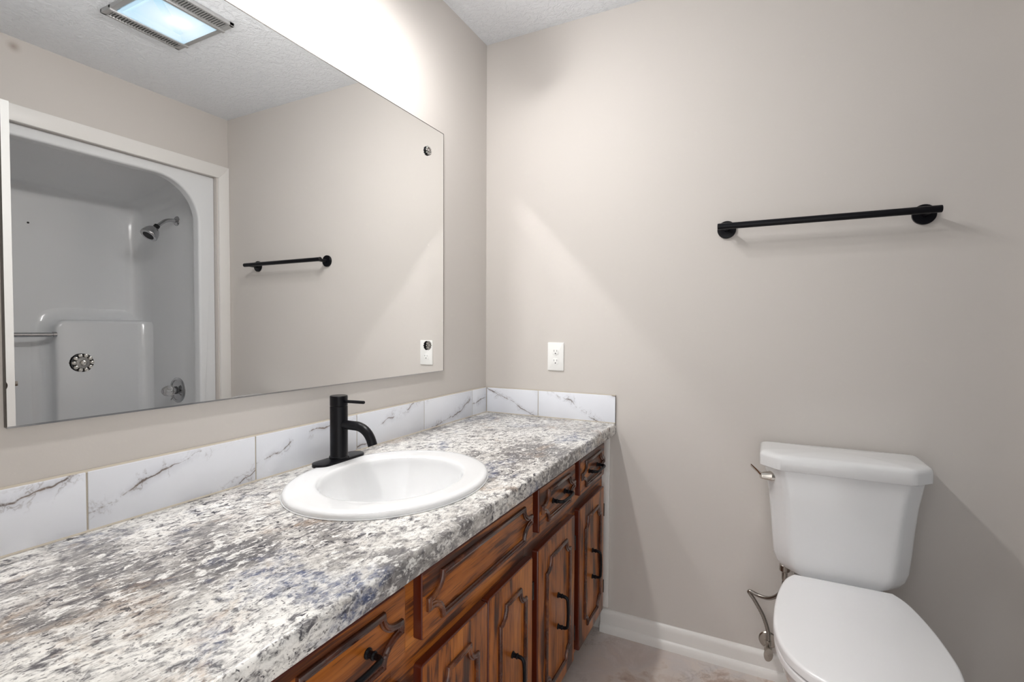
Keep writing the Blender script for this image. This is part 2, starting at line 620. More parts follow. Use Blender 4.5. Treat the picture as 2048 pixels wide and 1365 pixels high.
# casing of the shower opening (mitred boards) with jamb liner
b = MB()
c0, c1, zt_, w_ = SY1 + 0.008, SY0 - 0.008, SZ - 0.002, 0.064
def fr_r(a, bb, h):
    return (W - h, a, bb)
b.prism([(c0, 0), (c0 + w_, 0), (c0 + w_, zt_ + 0.073), (c0, zt_)], 0, 0.013, fr_r, 0.004)
b.prism([(c0, zt_), (c0 + w_, zt_ + 0.073), (c1 - w_, zt_ + 0.073), (c1, zt_)], 0, 0.013, fr_r, 0.004)
b.prism([(c1, 0), (c1 - w_, 0), (c1 - w_, zt_ + 0.073), (c1, zt_)], 0, 0.013, fr_r, 0.004)
o = b.build('trim_2', M_TRIM)
struct(o, 'white casing around the shower opening', 'trim')

# the open door standing beside the camera, seen as a sliver in the mirror
b = MB()
DF = 1.452
b.box(DF, DF + 0.035, -1.86, -1.083, 0.012, 2.048, 0.002)
door = b.build('door_1', M_DOOR)
struct(door, 'open white door seen at the left edge of the mirror', 'door')
kn = [(0.030, 0), (0.030, 0.004), (0.012, 0.009), (0.011, 0.026), (0.020, 0.033), (0.0255, 0.043), (0.0245, 0.054), (0.014, 0.061), (0.0, 0.062)]
k = MB().lathe(kn, (DF, -1.146, 0.985), (-1, 0, 0), 28).build('door_knob', M_BRONZE, door)
k['label'] = 'dark bronze door knob'
k = MB().box(DF + 0.010, DF + 0.024, -1.084, -1.072, 0.975, 0.993, 0.001).build('latch', M_NICKEL, door)
k['label'] = 'metal door latch'

# ------------------------------------------------------------------ vanity cabinet
FX = 0.535        # face frame plane
DXF = 0.555       # door and drawer faces
vc = thing('vanity_cabinet', 'stained oak bathroom vanity cabinet under the speckled countertop', 'cabinet', (0.27, -0.93, 0))
Y1 = -0.014
b = MB()
zb_, zt2 = 0.092, 0.787
# face frame: rails and stiles
b.box(FX - 0.02, FX, VL + 0.02, Y1, 0.755, zt2)
b.box(FX - 0.02, FX, VL + 0.02, Y1, 0.58, 0.65)
b.box(FX - 0.02, FX, VL + 0.02, Y1, zb_, 0.122)
for ya, yb in ((-0.06, Y1), (-0.395, -0.315), (-0.735, -0.665), (-1.265, -1.185), (-1.59, -1.515), (VL + 0.02, -1.80)):
    b.box(FX - 0.02, FX + 0.0004, ya, yb, zb_, zt2)
b.build('face_frame', M_OAKH, vc, flat=True)
b = MB()
b.box(0.004, FX - 0.02, VL + 0.02, VL + 0.036, zb_, zt2)
b.box(0.004, FX - 0.02, Y1 - 0.016, Y1, zb_, zt2)
b.box(0.004, FX - 0.02, VL + 0.036, Y1 - 0.016, zb_, zb_ + 0.014)
b.build('carcass', M_OAKV, vc, flat=True)
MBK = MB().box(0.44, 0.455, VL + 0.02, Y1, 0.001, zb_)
MBK.build('toe_kick', M_SHADE, vc, flat=True)['label'] = 'recessed toe kick with its shade painted in'  # colour stands in for the shade below the cabinet


def scoop(a0, a1, b0, b1, ra, rb, n=8):
    """rectangle with concave quarter-round corners"""
    out = []
    for (ca, cb, sa, sb, st) in ((a0, b0, 1, 1, 0), (a1, b0, -1, 1, 1), (a1, b1, -1, -1, 0), (a0, b1, 1, -1, 1)):
        arc = []
        for k in range(n + 1):
            t = (pi / 2) * k / n
            arc.append((ca + sa * ra * sin(t), cb + sb * rb * cos(t)))
        # first point lies on the side, last on the straight
        out += arc if st == 0 else list(reversed(arc))
    return out


def moulding(path, parent, face):
    """half-round bead with a lip, mitred along a closed path in the y-z plane"""
    w = 0.0065
    sec = [(-w, 0.0), (-w, 0.004), (-w * 0.7, 0.0072), (-0.001, 0.0088), (w * 0.35, 0.0075), (w * 0.55, 0.0045), (w, 0.0035), (w, 0.0)]
    rings = []
    for off, h in sec:
        rings.append([(face + h, a, z) for a, z in inset(path, off)])
    rings.append(rings[0])
    return MB().loft(rings, False, False).build('moulding', M_MOULD, parent, ang=40)


def handle(parent, c, vertical):
    """black arched pull on two flared feet, 96 mm apart"""
    x, y, z = c
    L = 0.048
    def P(s, h):
        return (x + h, y, z + s) if vertical else (x + h, y + s, z)
    b = MB()
    pts = [P(-L, 0.004), P(-L, 0.016), P(-L * 0.985, 0.023), P(-L * 0.93, 0.0285), P(-L * 0.82, 0.031), P(-L * 0.4, 0.0325), P(0, 0.033),
           P(L * 0.4, 0.0325), P(L * 0.82, 0.031), P(L * 0.93, 0.0285), P(L * 0.985, 0.023), P(L, 0.016), P(L, 0.004)]
    b.tube(pts, [0.0048, 0.0048, 0.005, 0.005, 0.0048, 0.0045, 0.0045, 0.0045, 0.0048, 0.005, 0.005, 0.0048, 0.0048], 12)
    for s in (-1, 1):
        b.lathe([(0.0085, 0), (0.0085, 0.002), (0.0058, 0.004), (0.0055, 0.010), (0.0070, 0.012), (0.0070, 0.014), (0.0050, 0.016)],
                P(s * L, 0.0), (1, 0, 0), 16)
    return b.build('handle', M_BLACK, parent)


def front_board(ya, yb, z0, z1, mat, name, parent):
    """overlay front with a bevelled, finger-lipped edge"""
    b = MB()
    poly = rrect(ya, yb, z0, z1, 0.0065, 4)
    b.prism(poly, FX + 0.0006, DXF, lambda a, bb, h: (h, a, bb), 0.005, 3)
    o = b.build(name, mat, parent, ang=30)
    o.data.materials.append(M_OAKEDGE)
    for p in o.data.polygons:
        if p.normal.x < 0.72:
            p.material_index = 1
    return o


# drawers and the false front below the sink
for ya, yb, real in ((-0.332, -0.044, 1), (-0.675, -0.379, 1), (-1.202, -0.716, 0), (-1.530, -1.246, 1), (-1.83, -1.575, 1)):
    d = front_board(ya, yb, 0.638, 0.763, M_OAKH, 'drawer' if real else 'drawer_panel', vc)
    moulding(scoop(ya + 0.019, yb - 0.019, 0.660, 0.741, 0.044, 0.034), d, DXF)
    if real:
        handle(d, (DXF, (ya + yb) / 2, 0.7005), False)['label'] = 'black horizontal drawer pull'
# doors
for ya, yb, hs in ((-0.332, -0.044, 1), (-0.679, -0.379, 1), (-0.9565, -0.716, 1), (-1.202, -0.9605, -1), (-1.530, -1.246, 1), (-1.83, -1.575, -1)):
    d = front_board(ya, yb, 0.106, 0.593, M_OAKV, 'cabinet_door', vc)
    ins = 0.056 if yb - ya > 0.25 else 0.051
    moulding(scoop(ya + ins, yb - ins, 0.16, 0.539, 0.032, 0.036), d, DXF)
    handle(d, (DXF, (ya + yb) / 2, 0.3495), True)['label'] = 'black vertical door pull'
    ye = yb if hs > 0 else ya
    for zc in (0.497, 0.195):
        b = MB()
        b.lathe([(0.0045, -0.024), (0.0045, 0.024)], (DXF - 0.004, ye + hs * 0.0052, zc), (0, 0, 1), 12)
        b.box(FX + 0.0006, FX + 0.003, *sorted((ye + hs * 0.001, ye + hs * 0.018)), zc - 0.022, zc + 0.022)
        b.build('hinge', M_HINGE, d)['label'] = 'black hinge'

# ------------------------------------------------------------------ countertop with the sink cut-out
SC = (0.297, -0.978)
b = MB()
bm = b.bm
NR = 0.008
nose = [(CX - NR, CT)]
for k in range(1, 7):
    t = (pi / 2) * k / 6
    nose.append((CX - NR + NR * sin(t), CT - NR + NR * cos(t)))
nose += [(CX, CB + 0.006), (CX - 0.002, CB + 0.0015), (CX - 0.006, CB), (CX - 0.07, CB)]
top = [bm.verts.new((x, y, CT)) for x, y in ((0.001, -0.001), (0.001, VL), (CX - NR, VL), (CX - NR, -0.001))]
hole = [bm.verts.new((SC[0] + 0.195 * cos(2 * pi * k / 48), SC[1] + 0.232 * sin(2 * pi * k / 48), CT)) for k in range(48)]
plate_with_hole(bm, top, hole)
low = [bm.verts.new((v.co.x, v.co.y, CB)) for v in hole]
for i in range(48):
    bm.faces.new((hole[i], hole[(i + 1) % 48], low[(i + 1) % 48], low[i]))
b.loft([[(x, y, z) for x, z in nose] for y in (-0.001, VL)], False, False, closed=False)
for y in (-0.001, VL):
    bm.faces.new([bm.verts.new((x, y, z)) for x, z in [(0.001, CT)] + nose + [(0.001, CB)]])
o = b.build('countertop', M_GRANITE, ang=30)
tag(o, 'grey and white speckled granite-look laminate countertop on the vanity', 'countertop')

# ------------------------------------------------------------------ backsplash tiles
bs = thing('tile_backsplash', 'row of white marble-look tiles along the back of the countertop', 'backsplash', (0.005, -0.9, CT))
TT, TB = 0.942, CT + 0.0025
def tile(a, bb, side):
    b = MB()
    if side == 'L':
        b.box(0.001, 0.010, a, bb, TB, TT, 0.0012)
        org = (0.005, (a + bb) / 2, 0.89)
    else:
        b.box(a, bb, -0.010, -0.001, TB, TT, 0.0012)
        org = ((a + bb) / 2, -0.005, 0.89)
    return b.build('tile', M_MARBLE if side == 'L' else M_MARBLE_X, bs, origin=org)
# the return on the back wall uses the same pattern turned to its plane
def turned():
    m = M_MARBLE.copy()
    m.name = 'marble_tile_return'
    for nd in m.node_tree.nodes:
        if nd.type == 'MAPPING':
            nd.inputs['Rotation'].default_value = (0, radians(-26), 0)
    return m
M_MARBLE_X = turned()
js = [-0.012, -0.130, -0.464, -0.798, -1.132, -1.466, -1.80, VL]
for a, bb in zip(js[1:], js[:-1]):
    tile(a + 0.0015, bb - 0.0015, 'L')
for a, bb in ((0.0105, 0.2565), (0.2595, 0.5865)):
    tile(a, bb, 'B')
b = MB()
b.box(0.001, 0.0085, VL, -0.0005, CT + 0.0002, TT - 0.001)
b.box(0.001, 0.5865, -0.0085, -0.0005, CT + 0.0002, TT - 0.001)
b.loft([[(0.0008, y, TT - 0.002), (0.0092, y, TT - 0.001), (0.006, y, TT + 0.0008), (0.0008, y, TT + 0.0026)] for y in (VL, -0.009)])
b.loft([[(x, -0.0008, TT - 0.002), (x, -0.0092, TT - 0.001), (x, -0.006, TT + 0.0008), (x, -0.0008, TT + 0.0026)] for x in (0.009, 0.5865)])
b.loft([[(0.008, y, CT + 0.0004), (0.0125, y, CT + 0.0004), (0.0104, y, CT + 0.003), (0.008, y, CT + 0.0045)] for y in (VL, -0.01)])
b.loft([[(x, -0.008, CT + 0.0004), (x, -0.0125, CT + 0.0004), (x, -0.0104, CT + 0.003), (x, -0.008, CT + 0.0045)] for x in (0.01, 0.5865)])
b.build('grout', M_GROUT, bs)['label'] = 'beige grout and caulk between the tiles'

# ------------------------------------------------------------------ sink
sk = thing('sink', 'white oval drop-in sink set in the countertop', 'sink', (SC[0], SC[1], CT))
A, B_ = 0.222, 0.2585
IC = (0.303, -0.980)
rings = []
def ell(cx, cy, a, bb, z, n=72):
    return [(cx + a * cos(2 * pi * k / n), cy + bb * sin(2 * pi * k / n), z) for k in range(n)]
for da, z in ((0.0015, CT + 0.0004), (0.002, CT + 0.002), (-0.0015, CT + 0.0028), (0.0, CT + 0.005), (-0.0005, CT + 0.0095), (-0.004, CT + 0.0135), (-0.010, CT + 0.0155),
              (-0.02, CT + 0.016)):
    rings.append(ell(SC[0], SC[1], A + da, B_ + da, z))
rings.append(ell(IC[0], IC[1], 0.176, 0.200, CT + 0.0155))
rings.append(ell(IC[0], IC[1], 0.170, 0.1915, CT + 0.0152))
for f, z in ((0.166, 0.0148), (0.1635, 0.0135), (0.1612, 0.011), (0.159, 0.006), (0.1575, 0.0), (0.154, -0.016), (0.142, -0.04), (0.13, -0.075), (0.108, -0.105), (0.075, -0.124), (0.04, -0.132), (0.023, -0.134)):
    rings.append(ell(IC[0], IC[1], f, f * 1.118, CT + z))
MB().loft(rings, False, True).build('basin', M_PORC, sk, ang=60)
MB().lathe([(0.0215, 0), (0.0215, 0.003), (0.017, 0.0045), (0.013, 0.002), (0.0, 0.002)], (IC[0], IC[1], CT - 0.1335), (0, 0, 1), 24).build('drain', M_BLACK, sk)['label'] = 'black drain'

# ------------------------------------------------------------------ faucet
ft = thing('faucet', 'matte black single-handle faucet at the back of the sink', 'faucet', (0.083, -0.94, CT + 0.0155))
FXc, FYc, FZ = 0.083, -0.94, CT + 0.0150
pl = rrect(FXc - 0.026, FXc + 0.026, FYc - 0.082, FYc + 0.082, 0.0258, 8)
MB().prism(pl, FZ - 0.002, FZ + 0.007, lambda a, bb, h: (a, bb, h), 0.002).build('base_plate', M_BLACK, ft)
MB().lathe([(0.0255, 0), (0.0255, 0.005), (0.0234, 0.006), (0.0229, 0.008), (0.0229, 0.138), (0.0222, 0.1395), (0.019, 0.1395)], (FXc, FYc, FZ + 0.007), (0, 0, 1), 40).build('body', M_BLACK, ft)
b = MB().lathe([(0.019, 0), (0.0220, 0.0), (0.0229, 0.0012), (0.0229, 0.026), (0.0217, 0.0275), (0.0, 0.0278)], (FXc, FYc, FZ + 0.1472), (0, 0, 1), 40)
cap = b.build('handle_cap', M_BLACK, ft)
b = MB().tube([(FXc + 0.018, FYc, FZ + 0.160), (FXc + 0.05, FYc, FZ + 0.161), (FXc + 0.088, FYc, FZ + 0.162), (FXc + 0.0895, FYc, FZ + 0.162)], [0.0043, 0.0043, 0.0043, 0.0035], 14)
b.build('lever', M_BLACK, cap)
sp = [(FXc + 0.01, FYc, FZ + 0.098), (FXc + 0.035, FYc, FZ + 0.098)]
for k in range(0, 11):
    t = radians(68) * k / 10
    sp.append((FXc + 0.062 + 0.056 * sin(t), FYc, FZ + 0.098 - 0.056 * (1 - cos(t))))
e = Vector(sp[-1]); dr = Vector((cos(radians(68)), 0, -sin(radians(68))))
sp.append(tuple(e + dr * 0.012))
MB().tube(sp, 0.0122, 20).build('spout', M_BLACK, ft, ang=50)

# ------------------------------------------------------------------ mirror
mr = thing('wall_mirror', 'large frameless wall mirror above the sink', 'mirror', (0.0, -0.954, 1.04))
MY0, MY1, MZ0, MZ1 = -1.569, -0.339, 1.041, 1.9365
gl = MB().box(0.0008, 0.0058, MY0, MY1, MZ0, MZ1).build('glass', M_MIRROR, mr, flat=True)
gl.data.materials.append(M_EDGE)
for p in gl.data.polygons:
    if abs(p.normal.x) < 0.5:
        p.material_index = 1
b = MB()
b.box(0.0004, 0.0074, MY0 - 0.0005, MY1 + 0.0005, MZ0 - 0.002, MZ0 - 0.0002)
b.box(0.0061, 0.0070, MY0 - 0.0005, MY1 + 0.0005, MZ0 - 0.002, MZ0 + 0.0008)
b.build('bottom_channel', M_CHROME, mr, flat=True)['label'] = 'thin metal channel under the glass'
b = MB()
b.box(0.0004, 0.0062, MY0 - 0.0002, MY1 + 0.0020, MZ1, MZ1 + 0.0020)
b.box(0.0004, 0.0062, MY1, MY1 + 0.0020, MZ0, MZ1)
b.box(0.0004, 0.0062, MY0 - 0.0020, MY0, MZ0, MZ1 + 0.0020)
b.build('edge_strip', M_EDGE, mr, flat=True)['label'] = 'thin dark edge around the glass'
for yy in (-0.440, -1.469):
    for zz in (1.140, 1.8425):
        b = MB()
        b.lathe([(0.004, 0), (0.004, 0.003), (0.0165, 0.0032), (0.0165, 0.0042), (0.010, 0.0052), (0.0, 0.0052)], (0.0058, yy, zz), (1, 0, 0), 24)
        for k in range(10):
            a = 2 * pi * k / 10
            b.sphere((0.0058 + 0.0055, yy + 0.0128 * cos(a), zz + 0.0128 * sin(a)), 0.0036, 10, (0.9, 1, 1))
        b.sphere((0.0058 + 0.006, yy, zz), 0.0052, 12, (0.9, 1, 1))
        ro = b.build('rosette', M_ROSE, mr, ang=60)
        ro['label'] = 'round flower-shaped metal rosette holding the glass'
        ro.data.materials.append(M_HINGE)
        for p in ro.data.polygons:
            if p.center.x + mr.location.x < 0.0115 and len(p.vertices) != 3 and ((p.center.y + mr.location.y - yy) ** 2 + (p.center.z + mr.location.z - zz) ** 2) ** 0.5 > 0.0135:
                p.material_index = 1

# ------------------------------------------------------------------ outlet
ot = thing('wall_outlet', 'white double power outlet on the wall above the backsplash', 'outlet', (0.333, 0, 1.0875))
ox, oz = 0.3335, 1.0875
b = MB()
fr_b = lambda a, bb, h: (a, -h, bb)
b.prism(rrect(ox - 0.0355, ox + 0.0355, oz - 0.058, oz + 0.058, 0.003, 3), 0.0003, 0.006, fr_b, 0.003, 3)
b.build('cover_plate', M_PLATE, ot)
for s in (1, -1):
    zc = oz + s * 0.0197
    b = MB()
    oc = [(ox + max(-0.0145, min(0.0145, 0.0172 * cos(t))), zc + 0.0145 * sin(t)) for t in [2 * pi * k / 36 for k in range(36)]]
    b.prism(oc, 0.0055, 0.0072, fr_b, 0.0008)
    r_ = b.build('receptacle', M_PLATE, ot)
    b = MB()
    b.box(ox - 0.0072, ox - 0.0056, -0.00745, -0.0068, zc + 0.0005, zc + 0.0085)
    b.box(ox + 0.0056, ox + 0.0072, -0.00745, -0.0068, zc + 0.0012, zc + 0.0078)
    b.lathe([(0.0024, 0), (0.0024, 0.0006)], (ox, -0.0069, zc - 0.0065), (0, -1, 0), 14)
    b.build('slots', M_SLOT, r_)['label'] = 'dark plug slots'
MB().lathe([(0.003, 0), (0.003, 0.0012), (0.0, 0.0016)], (ox, -0.0058, oz), (0, -1, 0), 14).build('screw', M_PLATE, ot)

# ------------------------------------------------------------------ towel bar
tb = thing('towel_bar', 'matte black towel bar on the wall above the toilet', 'towel bar', (1.2525, 0, 1.557))
BZ = 1.5555
b = MB().tube([(0.952, -0.07, BZ), (0.953, -0.07, BZ), (1.552, -0.07, BZ), (1.553, -0.07, BZ)], [0.0098, 0.0108, 0.0108, 0.0098], 20)
b.build('bar', M_BLACK, tb)
for x in (0.977, 1.5265):
    b = MB().lathe([(0.0305, 0.0006), (0.0305, 0.008), (0.029, 0.0098), (0.009, 0.0105), (0.0085, 0.012), (0.0085, 0.066)], (x, 0, BZ - 0.001), (0, -1, 0), 32)
    b.build('post', M_BLACK, tb)

# ------------------------------------------------------------------ toilet
TX = 1.310
tl = thing('toilet', 'white two-piece toilet with its lid closed', 'toilet', (TX, -0.4, 0))


def tank_ring(hw, yb, yf, ch, z, r=0.012):
    """plan outline: flat back, chamfered front corners"""
    return [(TX + a, bb, z) for a, bb in round_poly([(-hw, yb), (-hw, yf + ch), (-hw + ch, yf), (hw - ch, yf), (hw, yf + ch), (hw, yb)], r)]


def round_poly(poly, r, n=5):
    out = []
    N = len(poly)
    for i in range(N):
        p0, p1, p2 = Vector(poly[i - 1]), Vector(poly[i]), Vector(poly[(i + 1) % N])
        a, c = (p0 - p1), (p2 - p1)
        q = min(r, a.length * 0.45, c.length * 0.45)
        A_, C_ = p1 + a.normalized() * q, p1 + c.normalized() * q
        for k in range(n + 1):
            t = k / n
            out.append(tuple((1 - t) ** 2 * A_ + 2 * t * (1 - t) * p1 + t * t * C_))
    return out


rings = []
for z, hw, yf in ((0.447, 0.108, -0.176), (0.4485, 0.124, -0.184), (0.453, 0.140, -0.191), (0.463, 0.155, -0.195), (0.480, 0.166, -0.198), (0.505, 0.173, -0.200), (0.56, 0.178, -0.201), (0.63, 0.183, -0.203),
                  (0.70, 0.190, -0.205), (0.745, 0.1975, -0.207), (0.780, 0.2035, -0.2085)):
    rings.append(tank_ring(hw, -0.032, yf, 0.046, z, 0.014))
MB().loft(rings).build('tank', M_PORC, tl, ang=50)
rings = []
for ins, z in ((0.010, 0.776), (0.003, 0.7765), (0.0, 0.7795), (0.0, 0.809), (0.001, 0.8135), (0.004, 0.8185), (0.009, 0.8220), (0.018, 0.8238)):
    rings.append(tank_ring(0.2165 - ins, -0.016 - ins * 0.6, -0.2215 + ins, 0.050, z, 0.013))
for f, z in ((0.86, 0.8262), (0.62, 0.8285), (0.3, 0.8300)):
    rings.append([(TX + (a - TX) * f, -0.112 + (bb + 0.112) * f, z) for a, bb, _ in rings[7]])
MB().loft(rings).build('tank_lid', M_PORC, tl, ang=50)
# bowl and seat outlines: half widths along y
OUT = [(-0.222, 0.121), (-0.26, 0.142), (-0.32, 0.158), (-0.40, 0.171), (-0.48, 0.1775), (-0.54, 0.178), (-0.60, 0.170), (-0.65, 0.152), (-0.69, 0.122),
       (-0.715, 0.086), (-0.729, 0.045), (-0.733, 0.0)]
half = spline([(a, w) for a, w in OUT], 4)
egg = [(w, y) for y, w in [(p.x, p.y) for p in half]]
egg = egg + [(-w, y) for w, y in reversed(egg[:-1])]
egg2 = [(TX + w, y) for w, y in egg]
def slab(z0, z1, ins, rt, dy=0.0, crown=0.0):
    base = inset(egg2, ins)
    rings = [[(a, bb + dy, z0) for a, bb in inset(base, rt * 0.6)]]
    rings.append([(a, bb + dy, z0 + rt * 0.5) for a, bb in base])
    for k in range(0, 5):
        t = (pi / 2) * k / 4
        rings.append([(a, bb + dy, z1 - rt + rt * sin(t)) for a, bb in inset(base, rt * (1 - cos(t)))])
    if crown:
        cx_, cy_ = TX, -0.45
        for f in (0.8, 0.5, 0.2):
            rings.append([(cx_ + (a - cx_) * f, cy_ + (bb + dy - cy_) * f, z1 + crown * (1 - f * f)) for a, bb in inset(base, rt)])
    return MB().loft(rings)
slab(0.424, 0.443, 0.001, 0.005).build('seat', M_SEAT, tl, ang=50)
slab(0.446, 0.472, -0.001, 0.008, 0.0, 0.003).build('seat_lid', M_SEAT, tl, ang=50)
for s in (-1, 1):
    b = MB().lathe([(0.012, 0), (0.012, 0.022), (0.009, 0.026), (0, 0.026)], (TX + s * 0.075, -0.216, 0.424), (0, 0, 1), 18)
    b.build('seat_hinge', M_SEAT, tl)
# bowl: egg rim narrowing to the foot, with a deck under the tank
def bowl_ring(hw, yf, yb, z, n=48, sq=2.4):
    out = []
    yc = yb + (yf - yb) * 0.52
    for k in range(n):
        t = 2 * pi * k / n
        c_, s_ = cos(t), sin(t)
        x = hw * (abs(c_) ** (2 / sq)) * (1 if c_ > 0 else -1)
        y = (abs(s_) ** (2 / sq)) * (1 if s_ > 0 else -1)
        y = yc + y * ((yb - yc) if y > 0 else (yc - yf))
        out.append((TX + x, y, z))
    return out
rings = []
for hw, yf, yb, z, sq in ((0.112, -0.60, -0.10, 0.001, 2.6), (0.112, -0.60, -0.10, 0.02, 2.6), (0.105, -0.585, -0.11, 0.05, 2.4), (0.102, -0.575, -0.115, 0.13, 2.3), (0.112, -0.60, -0.115, 0.20, 2.2),
                      (0.136, -0.65, -0.115, 0.27, 2.1), (0.158, -0.69, -0.12, 0.33, 2.1), (0.170, -0.715, -0.125, 0.375, 2.1), (0.1745, -0.722, -0.13, 0.40, 2.1),
                      (0.1735, -0.721, -0.13, 0.416, 2.1), (0.166, -0.713, -0.14, 0.422, 2.1)):
    rings.append(bowl_ring(hw, yf, yb, z, 48, sq))
b = MB().loft(rings)
dk = [(TX + a, bb) for a, bb in rrect(-0.115, 0.115, -0.225, -0.045, 0.03, 5)]
b.loft([[(a, bb, z) for a, bb in inset(dk, i)] for i, z in ((0.02, 0.30), (0.0, 0.37), (0.0, 0.436), (0.004, 0.443), (0.012, 0.4465))])
b.build('bowl', M_PORC, tl, ang=60)
# flush lever on the left front corner of the tank
lv = Vector((TX - 0.1835, -0.1730, 0.746))
nd_ = Vector((-0.93, -0.37, 0)).normalized()
b = MB()
b.lathe([(0.0160, -0.006), (0.0160, 0.003), (0.0150, 0.006), (0.0140, 0.008), (0.0105, 0.028), (0.0092, 0.032), (0.0, 0.0325)], lv, nd_, 24)
tg = Vector((-0.72, 0.36, 0.52)).normalized()
wd = Vector((0, 0, 1)).cross(tg).normalized()
wd = (wd * 0.55 + Vector((0, 0, 1)) * 0.75).normalized()
wd = (wd - tg * wd.dot(tg)).normalized()
th_ = tg.cross(wd)
p0 = lv + nd_ * 0.026
rings = []
for d_, hw, th in ((-0.004, 0.006, 0.005), (0.006, 0.0075, 0.0045), (0.020, 0.0085, 0.003), (0.036, 0.0098, 0.0022), (0.044, 0.0100, 0.0018), (0.046, 0.0092, 0.001)):
    p = p0 + tg * d_
    rings.append([p + wd * hw * cos(t) + th_ * th * sin(t) for t in [2 * pi * k / 14 for k in range(14)]])
b.loft(rings)
b.build('flush_lever', M_LEVER, tl)['label'] = 'brushed nickel flush lever'

# ------------------------------------------------------------------ water supply
sv = thing('water_supply_valve', 'brushed nickel shutoff valve and braided hose beside the toilet', 'valve', (1.131, 0, 0.127))
vz = 0.127
MB().lathe([(0.029, 0.0004), (0.029, 0.0025), (0.026, 0.006), (0.012, 0.008), (0.0, 0.008)], (1.129, 0, vz), (0, -1, 0), 28).build('escutcheon', M_NICKEL, sv)
b = MB()
b.tube([(1.129, -0.004, vz), (1.129, -0.078, vz)], 0.0075, 14)
b.lathe([(0.011, 0.0), (0.012, 0.002), (0.012, 0.026), (0.011, 0.028)], (1.129, -0.046, vz), (0, -1, 0), 6)
b.lathe([(0.008, 0), (0.008, 0.016), (0.0105, 0.017), (0.0105, 0.030), (0.008, 0.031)], (1.129, -0.060, vz), (0, 0, 1), 12)
b.build('valve_body', M_NICKEL, sv)
b = MB().lathe([(0.0105, 0), (0.019, 0.001), (0.0195, 0.004), (0.019, 0.007), (0.004, 0.008), (0.0035, 0.0095), (0.0, 0.0095)], (1.129, -0.080, vz - 0.004), (0.15, -1, 0), 28, sx=0.72, sy=1.15)
b.build('valve_handle', M_NICKEL, sv)['label'] = 'oval nickel valve handle'
pts = spline([(1.129, -0.060, 0.155), (1.128, -0.060, 0.185), (1.113, -0.060, 0.235), (1.086, -0.0595, 0.283), (1.0705, -0.059, 0.304), (1.0685, -0.059, 0.3095), (1.0745, -0.061, 0.3115),
              (1.100, -0.067, 0.306), (1.130, -0.080, 0.312), (1.155, -0.096, 0.338), (1.168, -0.107, 0.374), (1.171, -0.110, 0.405)], 8)
MB().tube([tuple(p) for p in pts], 0.0062, 14).build('hose', M_BRAID, sv, ang=60)['label'] = 'braided steel supply hose'
b = MB()
b.lathe([(0.007, -0.03), (0.0085, -0.026), (0.0085, -0.004), (0.0135, 0.0), (0.0155, 0.002), (0.0155, 0.020), (0.012, 0.024), (0.010, 0.036)], (1.171, -0.110, 0.426), (0, 0, 1), 14)
b.build('coupling_nut', M_NICKEL, sv)

# ------------------------------------------------------------------ shower and tub surround
sx0 = W + 0.026            # front of the flange
sh = thing('shower_surround', 'white one-piece tub and shower surround behind the arched opening', 'shower', (W + 0.4, -0.8, 0))
YA, YB = -0.108, -1.515    # end walls
XB = 2.545                 # back wall
b = MB()
bm = b.bm
hole = rrect(-1.475, -0.150, 0.40, 2.043, [0.05, 0.05, 0.235, 0.235], 14)
outr = [(SY0 + 0.002, 0.001), (SY1 - 0.002, 0.001), (SY1 - 0.002, SZ - 0.001), (SY0 + 0.002, SZ - 0.001)]
for xx in (sx0,):
    ov = [bm.verts.new((xx, a, z)) for a, z in outr]
    hv = [bm.verts.new((xx, a, z)) for a, z in hole]
    plate_with_hole(bm, ov, hv)
# rounded lip of the opening, then the return into the enclosure
lip = []
for k in range(0, 5):
    t = (pi / 2) * k / 4
    lip.append([(sx0 + 0.012 * (1 - cos(t)), a, z) for a, z in inset(hole, 0.012 * sin(t) - 0.0)])
lip.append([(sx0 + 0.05, a, z) for a, z in inset(hole, 0.012)])
# the enclosure behind the lip
def enc(x, iy, iz, r, zb):
    return [(x, a, z) for a, z in rrect(YB + iy, YA - iy, zb, 2.075 - iz, [0.05, 0.05, r, r], 14)]
rings = lip + [enc(sx0 + 0.051, 0.0, 0.0, 0.10, 0.12), enc(sx0 + 0.08, 0.0, 0.006, 0.10, 0.115), enc(2.40, 0.004, 0.085, 0.09, 0.11)]
for k in range(1, 7):
    t = (pi / 2) * k / 6
    q = 0.085
    rings.append(enc(XB - q + q * sin(t), 0.004 + q * (1 - cos(t)), 0.095 + 0.8 * q * (1 - cos(t)), 0.09, 0.11 + q * (1 - cos(t))))
b.loft(rings, False, True)
b.build('enclosure', M_FIBER, sh, ang=50)
# raised ledge block on the back wall, coved into it
b = MB()
rings = []
for off, dx in ((0.085, 0.000), (0.058, 0.004), (0.036, 0.011), (0.019, 0.022), (0.007, 0.038), (0.0, 0.060), (0.0, 0.088), (-0.003, 0.097), (-0.008, 0.1025), (-0.016, 0.105)):
    rings.append([(XB + 0.002 - dx, a, z) for a, z in inset(rrect(-0.585, -0.10, 0.10, 1.238, [0.02, 0.02, 0.02, 0.055], 8), -off)])
b.loft(rings)
q = 0.07
xf = XB + 0.002 - 0.105
sec = [(xf - q + q * sin(t), YA - q + q * cos(t)) for t in [(pi / 2) * k / 8 for k in range(9)]]   # concave quarter
sec = [(xf - q * (1 - sin(t)), YA - q * (1 - cos(t))) for t in [(pi / 2) * k / 8 for k in range(9)]] + [(xf + 0.01, YA + 0.006)]
b.loft([[(x, y, z) for x, y in sec] for z in (0.11, 1.215)] + [[(x + 0.006, y + 0.004, 1.232) for x, y in sec]])
b.build('ledge', M_FIBER, sh, ang=60)

